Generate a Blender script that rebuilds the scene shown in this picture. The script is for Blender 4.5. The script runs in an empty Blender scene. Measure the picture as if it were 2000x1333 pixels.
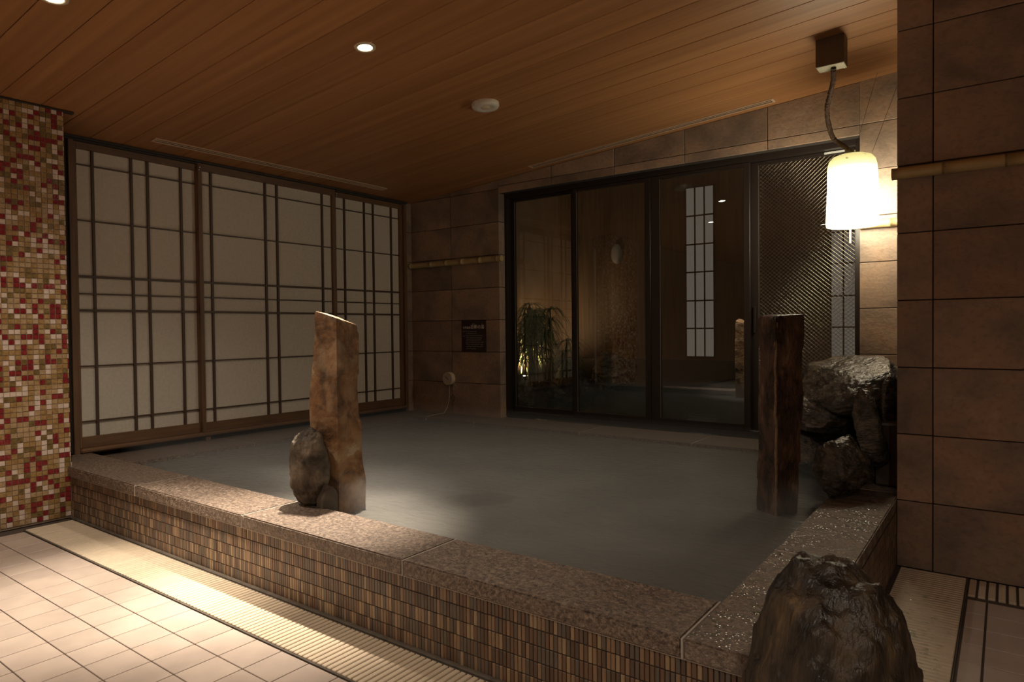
import bpy, bmesh, math, random
from mathutils import Vector, Matrix, noise

# ------------------------------------------------------------------ camera, world, exposure
sc = bpy.context.scene
C = sc.collection
cam = bpy.data.cameras.new('camera')
cam.sensor_fit = 'HORIZONTAL'; cam.sensor_width = 36.0; cam.lens = 23.55
cam.clip_start = 0.02; cam.clip_end = 100
cam_o = bpy.data.objects.new('camera', cam); C.objects.link(cam_o)
CAM_H = 1.106
M = Matrix(((0.804424, -0.002849, 0.594049, 0), (0.593963, 0.021468, -0.804206, 0),
            (-0.010462, 0.999765, 0.018962, CAM_H), (0, 0, 0, 1)))
cam_o.matrix_world = M
sc.camera = cam_o

world = bpy.data.worlds.new('night'); sc.world = world; world.use_nodes = True
world.node_tree.nodes['Background'].inputs[0].default_value = (0.42, 0.36, 0.30, 1)
world.node_tree.nodes['Background'].inputs[1].default_value = 0.17

sc.view_settings.view_transform = 'Standard'
sc.view_settings.look = 'None'
sc.view_settings.gamma = 1.0
sc.view_settings.use_curve_mapping = False
sc.view_settings.exposure = 0.14
try:
    sc.cycles.use_denoising = True
    sc.cycles.use_adaptive_sampling = True
    sc.cycles.adaptive_threshold = 0.02
    sc.cycles.max_bounces = 7
    sc.cycles.diffuse_bounces = 4
    sc.cycles.glossy_bounces = 4
    sc.cycles.transparent_max_bounces = 10
    sc.cycles.sample_clamp_indirect = 4.0
    sc.cycles.caustics_reflective = False
    sc.cycles.caustics_refractive = False
except Exception:
    pass

WARM = (1.0, 0.845, 0.67)
LANTERN = 33.0                                 # emission of the lantern glass

random.seed(7)
PI = math.pi
SL = 0.0745                                    # slope of the boarded ceiling
def zc(x): return 2.399 + SL * (x + 4.93)

# ------------------------------------------------------------------ helpers
def tag(o, label=None, cat=None, group=None, kind=None):
    if label: o['label'] = label
    if cat: o['category'] = cat
    if group: o['group'] = group
    if kind: o['kind'] = kind
    return o

def link(name, me, parent=None, loc=(0, 0, 0), rot=(0, 0, 0)):
    o = bpy.data.objects.new(name, me); C.objects.link(o)
    o.location = loc; o.rotation_euler = rot
    if parent is not None: o.parent = parent
    return o

def empty(name, loc=(0, 0, 0), rot=(0, 0, 0)):
    return link(name, None, None, loc, rot)

def bm_mesh(name, bm, mats, smooth=False):
    me = bpy.data.meshes.new(name); bm.to_mesh(me); bm.free()
    for m in (mats if isinstance(mats, (list, tuple)) else [mats]): me.materials.append(m)
    if smooth:
        for p in me.polygons: p.use_smooth = True
    return me

def add_box(bm, x0, x1, y0, y1, z0, z1, mi=0):
    vs = [bm.verts.new(p) for p in ((x0, y0, z0), (x1, y0, z0), (x1, y1, z0), (x0, y1, z0),
                                    (x0, y0, z1), (x1, y0, z1), (x1, y1, z1), (x0, y1, z1))]
    for f in ((0, 3, 2, 1), (4, 5, 6, 7), (0, 1, 5, 4), (1, 2, 6, 5), (2, 3, 7, 6), (3, 0, 4, 7)):
        fc = bm.faces.new([vs[i] for i in f]); fc.material_index = mi

def box_mesh(name, dx, dy, dz, mat, bev=0.0, seg=1, centre=True):
    bm = bmesh.new()
    if centre: add_box(bm, -dx/2, dx/2, -dy/2, dy/2, -dz/2, dz/2)
    else: add_box(bm, 0, dx, 0, dy, 0, dz)
    if bev > 0:
        bmesh.ops.bevel(bm, geom=list(bm.edges), offset=bev, segments=seg, affect='EDGES', profile=0.5)
    return bm_mesh(name, bm, mat)

_cache = {}
def block(name, x0, x1, y0, y1, z0, z1, mat, parent=None, bev=0.0, seg=1):
    """a box part/thing centred on its own origin; equal sizes share a mesh"""
    k = (name, round(x1-x0, 4), round(y1-y0, 4), round(z1-z0, 4), mat.name, bev, seg)
    if k not in _cache: _cache[k] = box_mesh(name, x1-x0, y1-y0, z1-z0, mat, bev, seg)
    return link(name, _cache[k], parent, ((x0+x1)/2, (y0+y1)/2, (z0+z1)/2))

def add_tube(bm, pts, rad, sides=10, mi=0, cap=True):
    pts = [Vector(p) for p in pts]
    rings = []
    up = Vector((0.31, 0.17, 0.93)).normalized()
    for i, p in enumerate(pts):
        t = (pts[min(i+1, len(pts)-1)] - pts[max(i-1, 0)]).normalized()
        a = t.cross(up)
        if a.length < 1e-3: a = t.cross(Vector((1, 0, 0)))
        a.normalize(); b = t.cross(a)
        r = rad[i] if isinstance(rad, (list, tuple)) else rad
        rings.append([bm.verts.new(p + a*r*math.cos(2*PI*k/sides) + b*r*math.sin(2*PI*k/sides)) for k in range(sides)])
    for u, v in zip(rings, rings[1:]):
        for k in range(sides):
            f = bm.faces.new((u[k], u[(k+1) % sides], v[(k+1) % sides], v[k])); f.material_index = mi; f.smooth = True
    if cap:
        for r_ in (rings[0], rings[-1][::-1]):
            f = bm.faces.new(r_); f.material_index = mi

def add_lathe(bm, prof, sides=32, mi=0):
    """profile [(r,z)...] turned about z"""
    rings = []
    for r, z in prof:
        if r < 1e-5: rings.append([bm.verts.new((0, 0, z))])
        else: rings.append([bm.verts.new((r*math.cos(2*PI*k/sides), r*math.sin(2*PI*k/sides), z)) for k in range(sides)])
    for a, b in zip(rings, rings[1:]):
        for k in range(sides):
            q = [a[k % len(a)], a[(k+1) % len(a)], b[(k+1) % len(b)], b[k % len(b)]]
            q2 = []
            for v in q:
                if v not in q2: q2.append(v)
            if len(q2) >= 3:
                f = bm.faces.new(q2); f.material_index = mi; f.smooth = True

def fix_normals(bm): bmesh.ops.recalc_face_normals(bm, faces=list(bm.faces))

# ------------------------------------------------------------------ materials
def mat(name, ramp, scale=4.0, detail=6.0, rough=0.5, bump=0.0, bscale=None, stretch=(1, 1, 1), var=0.0,
        metal=0.0, spec=0.5, dist=0.0, rvar=0.0, speck=None, coat=0.0, coat_rough=0.1, nrough=0.55):
    """noise-ramp colour, fine relief, per-object variation"""
    m = bpy.data.materials.new(name); m.use_nodes = True
    nt = m.node_tree; N = nt.nodes; L = nt.links
    b = N['Principled BSDF']
    tc = N.new('ShaderNodeTexCoord'); oi = N.new('ShaderNodeObjectInfo')
    mul = N.new('ShaderNodeMath'); mul.operation = 'MULTIPLY'; mul.inputs[1].default_value = 73.0
    L.new(oi.outputs['Random'], mul.inputs[0])
    add = N.new('ShaderNodeVectorMath'); add.operation = 'ADD'
    L.new(tc.outputs['Object'], add.inputs[0]); L.new(mul.outputs[0], add.inputs[1])
    mp = N.new('ShaderNodeMapping'); mp.inputs['Scale'].default_value = stretch
    L.new(add.outputs[0], mp.inputs['Vector'])
    ns = N.new('ShaderNodeTexNoise'); ns.inputs['Scale'].default_value = scale; ns.inputs['Detail'].default_value = detail
    ns.inputs['Roughness'].default_value = nrough
    ns.inputs['Distortion'].default_value = dist
    L.new(mp.outputs[0], ns.inputs['Vector'])
    cr = N.new('ShaderNodeValToRGB'); L.new(ns.outputs['Fac'], cr.inputs[0])
    el = cr.color_ramp.elements
    while len(el) < len(ramp): el.new(0.5)
    for e, (p, c) in zip(el, ramp): e.position = p; e.color = (*c, 1)
    col = cr.outputs[0]
    if speck:                                   # fine mineral specks (scale, colour, amount)
        n2 = N.new('ShaderNodeTexNoise'); n2.inputs['Scale'].default_value = speck[0]; n2.inputs['Detail'].default_value = 2
        L.new(add.outputs[0], n2.inputs['Vector'])
        r2 = N.new('ShaderNodeMapRange'); r2.inputs[1].default_value = 0.5; r2.inputs[2].default_value = 0.68
        r2.inputs[4].default_value = speck[2]
        L.new(n2.outputs['Fac'], r2.inputs[0])
        mx = N.new('ShaderNodeMixRGB'); mx.inputs[2].default_value = (*speck[1], 1)
        L.new(r2.outputs[0], mx.inputs[0]); L.new(col, mx.inputs[1]); col = mx.outputs[0]
    if var > 0:
        hs = N.new('ShaderNodeHueSaturation')
        mr = N.new('ShaderNodeMapRange'); mr.inputs[3].default_value = 1-var; mr.inputs[4].default_value = 1+var
        L.new(oi.outputs['Random'], mr.inputs[0]); L.new(mr.outputs[0], hs.inputs['Value']); L.new(col, hs.inputs['Color'])
        col = hs.outputs[0]
    L.new(col, b.inputs['Base Color'])
    b.inputs['Roughness'].default_value = rough; b.inputs['Metallic'].default_value = metal
    b.inputs['Specular IOR Level'].default_value = spec
    b.inputs['Coat Weight'].default_value = coat; b.inputs['Coat Roughness'].default_value = coat_rough
    if rvar > 0:
        mr2 = N.new('ShaderNodeMapRange'); mr2.inputs[3].default_value = max(0.03, rough-rvar); mr2.inputs[4].default_value = min(1, rough+rvar)
        mr2.inputs[1].default_value = 0.35; mr2.inputs[2].default_value = 0.65
        L.new(ns.outputs['Fac'], mr2.inputs[0]); L.new(mr2.outputs[0], b.inputs['Roughness'])
    if bump > 0:
        n3 = N.new('ShaderNodeTexNoise'); n3.inputs['Scale'].default_value = bscale or scale*4; n3.inputs['Detail'].default_value = 5
        L.new(mp.outputs[0], n3.inputs['Vector'])
        bp = N.new('ShaderNodeBump'); bp.inputs['Strength'].default_value = bump; bp.inputs['Distance'].default_value = 0.01
        L.new(n3.outputs['Fac'], bp.inputs['Height']); L.new(bp.outputs[0], b.inputs['Normal'])
    m['_'] = 1
    return m

def plain(name, c, rough=0.5, metal=0.0, spec=0.5):
    m = bpy.data.materials.new(name); m.use_nodes = True
    b = m.node_tree.nodes['Principled BSDF']
    b.inputs['Base Color'].default_value = (*c, 1); b.inputs['Roughness'].default_value = rough
    b.inputs['Metallic'].default_value = metal; b.inputs['Specular IOR Level'].default_value = spec
    return m

def emit(name, c, s):
    m = bpy.data.materials.new(name); m.use_nodes = True
    nt = m.node_tree; nt.nodes.clear()
    e = nt.nodes.new('ShaderNodeEmission'); e.inputs[0].default_value = (*c, 1); e.inputs[1].default_value = s
    o = nt.nodes.new('ShaderNodeOutputMaterial'); nt.links.new(e.outputs[0], o.inputs[0])
    return m

M_STONE = mat('stone_tile', [(0.36, (0.195, 0.146, 0.114)), (0.46, (0.270, 0.196, 0.146)), (0.54, (0.325, 0.230, 0.166)), (0.62, (0.370, 0.242, 0.162)), (0.72, (0.42, 0.315, 0.234))],
              scale=3.0, detail=10, rough=0.55, bump=0.3, bscale=34, var=0.17, dist=0.35, rvar=0.12, stretch=(1, 1, 1.25), nrough=0.58, speck=(46, (0.135, 0.098, 0.075), 0.3))
M_GROUT = plain('dark_grout', (0.035, 0.026, 0.021), 0.9)
M_GRANITE = mat('granite', [(0.38, (0.062, 0.043, 0.032)), (0.48, (0.135, 0.096, 0.071)), (0.57, (0.225, 0.168, 0.126)), (0.68, (0.36, 0.285, 0.22))],
                scale=75, detail=8, rough=0.55, bump=0.9, bscale=110, var=0.05, rvar=0.2, nrough=0.75, dist=0.3)
M_CEIL = mat('ceiling_board', [(0.3, (0.30, 0.135, 0.052)), (0.55, (0.37, 0.175, 0.070)), (0.75, (0.43, 0.215, 0.09))],
             scale=2.2, detail=7, rough=0.5, bump=0.05, bscale=40, stretch=(0.18, 9, 9), var=0.05, spec=0.3)
M_WOOD = mat('shoji_wood', [(0.3, (0.115, 0.060, 0.030)), (0.6, (0.165, 0.088, 0.044)), (0.8, (0.20, 0.11, 0.058))],
             scale=5, detail=6, rough=0.5, bump=0.1, bscale=60, stretch=(8, 8, 0.7), var=0.08)
M_WOODH = mat('shoji_wood_level', [(0.3, (0.115, 0.060, 0.030)), (0.6, (0.165, 0.088, 0.044)), (0.8, (0.20, 0.11, 0.058))],
              scale=5, detail=6, rough=0.45, bump=0.1, bscale=60, stretch=(8, 0.7, 8), var=0.08)
M_LATTICE = plain('lattice_wood', (0.075, 0.043, 0.026), 0.5)
M_BEAM = plain('dark_beam', (0.030, 0.024, 0.021), 0.6)
M_PAPER = mat('shoji_paper', [(0.35, (0.62, 0.575, 0.50)), (0.65, (0.68, 0.63, 0.555))], scale=55, detail=6, rough=0.75, bump=0.12, bscale=120, spec=0.25)
M_ALU = plain('door_bronze', (0.020, 0.014, 0.012), 0.38, 0.0, 0.5)
M_STEEL = plain('bright_steel', (0.62, 0.60, 0.56), 0.22, 1.0)
M_ZINC = plain('zinc_steel', (0.42, 0.40, 0.34), 0.38, 1.0)
M_BLACK = plain('black_void', (0.006, 0.005, 0.005), 0.9)
M_FLOOR = mat('floor_tile', [(0.3, (0.40, 0.33, 0.285)), (0.6, (0.47, 0.39, 0.335)), (0.8, (0.50, 0.42, 0.36))], scale=7, detail=4, rough=0.36, bump=0.03, bscale=14, var=0.05)
M_FGROUT = plain('floor_grout', (0.075, 0.055, 0.044), 0.85)
M_GRATE = mat('grating_plastic', [(0.3, (0.56, 0.465, 0.345)), (0.7, (0.62, 0.515, 0.385))], scale=20, rough=0.42, bump=0.05, bscale=80, var=0.05)
M_CAULK = plain('caulk', (0.40, 0.35, 0.30), 0.7)
M_BAMBOO = mat('bamboo', [(0.3, (0.40, 0.31, 0.15)), (0.7, (0.52, 0.40, 0.19))], scale=6, rough=0.4, bump=0.06, bscale=50, stretch=(1, 9, 9), var=0.06)
M_BAMNODE = plain('bamboo_node', (0.22, 0.155, 0.07), 0.5)
M_WHITE = plain('white_plastic', (0.62, 0.57, 0.49), 0.4)
M_CREAM = plain('cream_plastic', (0.60, 0.50, 0.36), 0.35)
M_WALL = plain('brown_wall', (0.30, 0.215, 0.15), 0.7)
M_WALLD = plain('dark_wall', (0.07, 0.05, 0.038), 0.7)
M_SIGN = plain('sign_board', (0.030, 0.008, 0.007), 0.35)
M_INK = plain('sign_ink', (0.85, 0.80, 0.74), 0.6)
M_INK2 = plain('sign_ink_small', (0.55, 0.48, 0.44), 0.6)
M_ROPE = mat('cord_wrap', [(0.3, (0.05, 0.025, 0.014)), (0.7, (0.13, 0.07, 0.038))], scale=60, rough=0.85, bump=0.6, bscale=150)
M_ROCKD = mat('wet_dark_rock', [(0.36, (0.020, 0.017, 0.014)), (0.48, (0.060, 0.051, 0.041)), (0.58, (0.115, 0.096, 0.074)), (0.68, (0.23, 0.18, 0.125))],
              scale=8, detail=11, rough=0.30, bump=1.0, bscale=42, stretch=(1, 1, 2.2), rvar=0.18, nrough=0.68, dist=0.4)
M_ROCKF = mat('brown_wet_rock', [(0.38, (0.008, 0.006, 0.0045)), (0.50, (0.024, 0.016, 0.0095)), (0.60, (0.058, 0.037, 0.018)), (0.70, (0.15, 0.090, 0.038))],
              scale=10, detail=11, rough=0.48, bump=1.0, bscale=40, stretch=(1.6, 1.6, 0.5), rvar=0.18, nrough=0.68, dist=0.3)
M_PILLAR = mat('rust_stone', [(0.36, (0.050, 0.030, 0.018)), (0.45, (0.135, 0.070, 0.030)), (0.53, (0.225, 0.115, 0.048)), (0.60, (0.29, 0.175, 0.085)), (0.68, (0.42, 0.33, 0.225))],
               scale=8, detail=11, rough=0.62, bump=0.9, bscale=36, dist=0.5, rvar=0.15, nrough=0.68, stretch=(1, 1, 0.9), speck=(11, (0.38, 0.27, 0.16), 0.55))
M_PILLARD = mat('dark_wet_stone', [(0.38, (0.020, 0.012, 0.009)), (0.50, (0.055, 0.030, 0.020)), (0.60, (0.11, 0.060, 0.035)), (0.70, (0.26, 0.17, 0.10))],
                scale=7, detail=10, rough=0.35, bump=0.8, bscale=40, dist=0.5, rvar=0.2, stretch=(1.6, 1.6, 0.7), nrough=0.65, speck=(10, (0.15, 0.085, 0.05), 0.6))
M_EGG = mat('grey_boulder', [(0.36, (0.030, 0.024, 0.018)), (0.46, (0.075, 0.060, 0.044)), (0.55, (0.125, 0.102, 0.076)), (0.66, (0.24, 0.195, 0.145))],
            scale=9, detail=10, rough=0.68, bump=0.9, bscale=40, dist=0.4, nrough=0.66, spec=0.3)
M_MORTAR = mat('mortar', [(0.3, (0.065, 0.050, 0.037)), (0.7, (0.11, 0.088, 0.066))], scale=20, rough=0.8, bump=0.4, bscale=60)

# mosaic colours
M_MOS = [mat('mosaic_red', [(0.35, (0.16, 0.010, 0.014)), (0.65, (0.27, 0.030, 0.030))], scale=60, rough=0.12, bump=0.35, bscale=70),
         mat('mosaic_white', [(0.35, (0.60, 0.49, 0.42)), (0.65, (0.70, 0.59, 0.50))], scale=40, rough=0.14, bump=0.1, bscale=70),
         mat('mosaic_gold', [(0.35, (0.28, 0.165, 0.058)), (0.65, (0.40, 0.26, 0.11))], scale=60, rough=0.12, bump=0.4, bscale=70),
         mat('mosaic_tan', [(0.35, (0.36, 0.245, 0.125)), (0.65, (0.48, 0.345, 0.20))], scale=60, rough=0.12, bump=0.4, bscale=70),
         mat('mosaic_olive', [(0.35, (0.13, 0.085, 0.028)), (0.65, (0.24, 0.16, 0.055))], scale=60, rough=0.12, bump=0.4, bscale=70)]
MOS_W = [0.20, 0.17, 0.26, 0.22, 0.15]
M_MGROUT = plain('mosaic_grout', (0.32, 0.24, 0.175), 0.8)
M_CURB = [plain('curb_tile_tan', (0.235, 0.150, 0.088), 0.45), plain('curb_tile_brown', (0.145, 0.084, 0.052), 0.45),
          plain('curb_tile_umber', (0.098, 0.062, 0.042), 0.45), plain('curb_tile_grey', (0.115, 0.089, 0.068), 0.45),
          plain('curb_tile_sand', (0.30, 0.21, 0.125), 0.45)]
CURB_W = [0.20, 0.27, 0.22, 0.21, 0.10]
M_CGROUT = plain('curb_grout', (0.060, 0.040, 0.028), 0.85)

def glass_mat():
    m = bpy.data.materials.new('clear_glass'); m.use_nodes = True
    nt = m.node_tree; N = nt.nodes; L = nt.links; N.clear()
    out = N.new('ShaderNodeOutputMaterial'); mix = N.new('ShaderNodeMixShader')
    tr = N.new('ShaderNodeBsdfTransparent'); tr.inputs[0].default_value = (0.93, 0.96, 0.93, 1)
    gl = N.new('ShaderNodeBsdfGlossy'); gl.inputs['Roughness'].default_value = 0.0
    ge = N.new('ShaderNodeNewGeometry'); dp = N.new('ShaderNodeVectorMath'); dp.operation = 'DOT_PRODUCT'
    L.new(ge.outputs['Incoming'], dp.inputs[0]); L.new(ge.outputs['Normal'], dp.inputs[1])
    ab = N.new('ShaderNodeMath'); ab.operation = 'ABSOLUTE'; L.new(dp.outputs['Value'], ab.inputs[0])
    on = N.new('ShaderNodeMath'); on.operation = 'SUBTRACT'; on.inputs[0].default_value = 1; L.new(ab.outputs[0], on.inputs[1])
    pw = N.new('ShaderNodeMath'); pw.operation = 'POWER'; pw.inputs[1].default_value = 5; L.new(on.outputs[0], pw.inputs[0])
    ma = N.new('ShaderNodeMath'); ma.operation = 'MULTIPLY_ADD'; ma.inputs[1].default_value = 0.93; ma.inputs[2].default_value = 0.07
    L.new(pw.outputs[0], ma.inputs[0]); L.new(ma.outputs[0], mix.inputs[0])
    L.new(tr.outputs[0], mix.inputs[1]); L.new(gl.outputs[0], mix.inputs[2]); L.new(mix.outputs[0], out.inputs[0])
    return m
M_GLASS = glass_mat()

def wet_granite():
    m = M_GRANITE.copy(); m.name = 'wet_granite'
    nt = m.node_tree; N = nt.nodes; L = nt.links
    b = [n for n in N if n.type == 'BSDF_PRINCIPLED'][0]
    tc = N.new('ShaderNodeTexCoord')
    mp = N.new('ShaderNodeMapping'); mp.inputs['Scale'].default_value = (3.2, 9.0, 3.0); L.new(tc.outputs['Object'], mp.inputs[0])
    n = N.new('ShaderNodeTexNoise'); n.inputs['Scale'].default_value = 1.6; n.inputs['Detail'].default_value = 4; L.new(mp.outputs[0], n.inputs['Vector'])
    r = N.new('ShaderNodeMapRange'); r.inputs[1].default_value = 0.46; r.inputs[2].default_value = 0.52; L.new(n.outputs['Fac'], r.inputs[0])
    L.new(r.outputs[0], b.inputs['Coat Weight']); b.inputs['Coat Roughness'].default_value = 0.16; b.inputs['Coat IOR'].default_value = 1.6
    v = N.new('ShaderNodeTexVoronoi'); v.inputs['Scale'].default_value = 75; L.new(tc.outputs['Object'], v.inputs['Vector'])
    rr = N.new('ShaderNodeMapRange'); rr.inputs[1].default_value = 0.0; rr.inputs[2].default_value = 0.42; rr.inputs[3].default_value = 1; rr.inputs[4].default_value = 0
    L.new(v.outputs['Distance'], rr.inputs[0])
    bp = N.new('ShaderNodeBump'); bp.inputs['Strength'].default_value = 0.5; bp.inputs['Distance'].default_value = 0.004
    L.new(rr.outputs[0], bp.inputs['Height']); L.new(bp.outputs[0], b.inputs['Coat Normal'])
    return m
M_GRANITEW = wet_granite()

def water_mat(name, c, rough, strength, scale):
    m = bpy.data.materials.new(name); m.use_nodes = True
    nt = m.node_tree; N = nt.nodes; L = nt.links; b = N['Principled BSDF']
    tc = N.new('ShaderNodeTexCoord')
    n = N.new('ShaderNodeTexNoise'); n.inputs['Scale'].default_value = 2.2; n.inputs['Detail'].default_value = 5; L.new(tc.outputs['Object'], n.inputs['Vector'])
    cr = N.new('ShaderNodeValToRGB'); cr.color_ramp.elements[0].position = 0.35; cr.color_ramp.elements[1].position = 0.7
    cr.color_ramp.elements[0].color = (c[0]*0.85, c[1]*0.85, c[2]*0.85, 1); cr.color_ramp.elements[1].color = (c[0]*1.15, c[1]*1.15, c[2]*1.15, 1)
    L.new(n.outputs['Fac'], cr.inputs[0]); L.new(cr.outputs[0], b.inputs['Base Color'])
    b.inputs['Roughness'].default_value = rough; b.inputs['IOR'].default_value = 1.33
    mp = N.new('ShaderNodeMapping'); mp.inputs['Scale'].default_value = (1.0, 1.9, 1); L.new(tc.outputs['Object'], mp.inputs[0])
    n2 = N.new('ShaderNodeTexNoise'); n2.inputs['Scale'].default_value = scale; n2.inputs['Detail'].default_value = 4; n2.inputs['Distortion'].default_value = 0.6
    L.new(mp.outputs[0], n2.inputs['Vector'])
    bp = N.new('ShaderNodeBump'); bp.inputs['Strength'].default_value = strength; bp.inputs['Distance'].default_value = 0.03
    L.new(n2.outputs['Fac'], bp.inputs['Height']); L.new(bp.outputs[0], b.inputs['Normal'])
    return m
M_WATER = water_mat('bath_water', (0.135, 0.133, 0.122), 0.26, 0.30, 12)
M_WATERX = water_mat('garden_water', (0.045, 0.05, 0.028), 0.12, 0.2, 10)

# ------------------------------------------------------------------ the room shell
XL, YB, YR, XR = -4.93, 4.95, 3.497, -0.402
FAR_X, FAR_Y = 2.6, -4.2

# floor slab under the tiles
fl = block('floor', -5.2, FAR_X, FAR_Y, 5.0, -0.12, -0.006, M_FGROUT); tag(fl, 'beige tiled bathing room floor', None, None, 'structure')
fl_o = fl.location.copy()
def under(par, name, me, loc, rot=(0, 0, 0)):
    """a child given in world coordinates, parent unrotated"""
    return link(name, me, par, Vector(loc) - par.location, rot)
ft = box_mesh('tile', 0.1455, 0.1455, 0.012, M_FLOOR, 0.0012)
unseen = []
for i in range(-12, 20):                       # tiles in front of the bath
    for j in range(0, 9):
        x = -2.906 - 0.075 + 0.1494*i; y = 1.366 - 0.0747 - 0.1494*j
        if x < -4.42 or x > -0.2: continue
        px = cam_o.matrix_world.inverted() @ Vector((x, y, 0))
        u, v = (px.x/-px.z*1308.3, px.y/-px.z*1308.3) if px.z < -0.25 else (9999, 9999)
        if abs(u) > 1150 or v < -860 or v > 900: unseen.append((x, y)); continue
        under(fl, 'tile', ft, (x, y, -0.006))
ft2 = box_mesh('tile', 0.060, 0.1475, 0.012, M_FLOOR, 0.0012)
for j in range(0, 7):                          # tiles by the right wall
    y = 3.228 - 0.076 - 0.152*j
    under(fl, 'tile', ft2, (-0.093, y, -0.006))
    for i in range(0, 3): under(fl, 'tile', ft, (0.017 + 0.1494*i, y, -0.006))
# tiles out of the picture: one joined field
bm = bmesh.new()
for x, y in unseen: add_box(bm, x-0.0728, x+0.0728, y-0.0728, y+0.0728, -0.012, 0.0)
for i in range(0, 18):
    for j in range(0, 15):
        x, y = 0.017 + 0.1494*i, 3.152 - 0.152*j
        if j >= 7 or i >= 3: add_box(bm, x-0.0728, x+0.0728, y-0.0735, y+0.0735, -0.012, 0.0)
    for j in range(0, 27):
        for x in ((-4.42 + 0.1494*i), (-1.73 + 0.1494*i), (0.017 + 0.1494*i)):
            y = -0.06 - 0.152*j
            if y > FAR_Y + 0.08: add_box(bm, x-0.0728, x+0.0728, y-0.0735, y+0.0735, -0.012, 0.0)
rest = under(fl, 'tile_field', bm_mesh('tile_field', bm, M_FLOOR), (0, 0, 0)); tag(rest, kind='stuff')

# ceiling: backing slab and boards on the slope
ang = -math.atan(SL)
ce = empty('ceiling', (-4.93, 0, 2.399), (0, ang, 0)); tag(ce, 'sloping ceiling of varnished reddish brown boards', None, None, 'structure')
Lc = (FAR_X + 4.93 + 0.25) / math.cos(ang)
bk = link('backing', box_mesh('backing', Lc + 0.4, 10.0, 0.05, M_BEAM), ce, (Lc/2 - 0.3, 0.3, 0.048))
pl = box_mesh('plank', Lc, 0.2005, 0.014, M_CEIL, 0.0022)
for k in range(-28, 17):
    link('plank', pl, ce, (Lc/2 - 0.2, 1.739 + 0.2045*(k+0.5), 0.008))

# left wall behind the screens
wl = block('wall_left', -5.16, -5.02, 1.3, 5.2, -0.1, 2.7, M_WALLD); tag(wl, None, None, None, 'structure')
ws = empty('wall_left_strip', (XL, 4.91, 0.27)); tag(ws, 'narrow stone strip between screens and corner', None, None, 'structure')
sk = block('tile', -4.99, XL, 4.876, 4.949, 0.271, 2.395, M_STONE)
sk.parent = ws; sk.location = Vector(sk.location) - ws.location
for z in (0.277 + 0.3035*k for k in range(1, 7)):
    o = block('joint', -4.935, XL+0.0004, 4.874, 4.951, z-0.0025, z+0.0025, M_GROUT); o.parent = ws; o.location = Vector(o.location) - ws.location

# mosaic wall at the left edge
mw = empty('wall_left_mosaic', (-4.51, 1.64, 0)); tag(mw, 'wall of small red, white and gold glass mosaic squares', None, None, 'structure')
link('backing', box_mesh('backing', 0.24, 0.84, 2.425, M_MGROUT), mw, (-0.1255, -0.42, 1.2125))
PT = 0.0294
mme = [box_mesh('mosaic_tile', 0.006, PT-0.0032, PT-0.0032, m, 0.0015) for m in M_MOS]
rows = int(2.42/PT); cols = 28; bm_rest = [bmesh.new() for _ in M_MOS]
for c in range(cols):
    for r in range(rows):
        k = random.choices(range(5), MOS_W)[0]
        y = -(c+0.5)*PT; z = (r+0.5)*PT + 0.012
        if c < 11 and 28 <= r < 55:
            link('mosaic_tile', mme[k], mw, (-0.0035 + random.uniform(-.0006, .0006), y, z),
                 (0, random.uniform(-.03, .03), random.uniform(-.03, .03)))
        else:
            d = random.uniform(-.0005, .0005)
            add_box(bm_rest[k], -0.0065+d, -0.0005+d, y-PT/2+.0016, y+PT/2-.0016, z-PT/2+.0016, z+PT/2-.0016)
me_j = bmesh.new()
for c in range(8):                             # the narrow end of the wall, facing the bath
    for r in range(rows):
        k = random.choices(range(5), MOS_W)[0]; x = -(c+0.5)*PT - 0.004; z = (r+0.5)*PT + 0.012
        if z > 0.32: add_box(bm_rest[k], x-PT/2+.0016, x+PT/2-.0016, -0.0005, 0.0055, z-PT/2+.0016, z+PT/2-.0016)
bmj = bmesh.new()
for k, b_ in enumerate(bm_rest):
    tmp = bpy.data.meshes.new('t'); b_.to_mesh(tmp); b_.free(); n0 = len(bmj.faces)
    bmj.from_mesh(tmp); bmj.faces.ensure_lookup_table()
    for f in bmj.faces[n0:]: f.material_index = k
    bpy.data.meshes.remove(tmp)
mr = link('mosaic_tile_field', bm_mesh('mosaic_tile_field', bmj, M_MOS), mw); tag(mr, kind='stuff')
me_j.free()
cw = block('corner_bead', -4.512, -4.504, 1.6405, 1.6465, 0.0, 0.33, M_CAULK); cw.parent = mw; cw.location = Vector(cw.location) - mw.location
dj = block('shadow_gap', -4.535, -4.502, 0.8, 1.70, zc(-4.51)-0.012, zc(-4.51)-0.004, M_BEAM); dj.parent = mw; dj.location = Vector(dj.location)-mw.location
# wall before the mosaic wall, out of frame
wl2 = block('wall_left_plain', -4.75, -4.60, FAR_Y, 0.79, 0, 2.40, M_WALL); tag(wl2, kind='structure')

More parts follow.
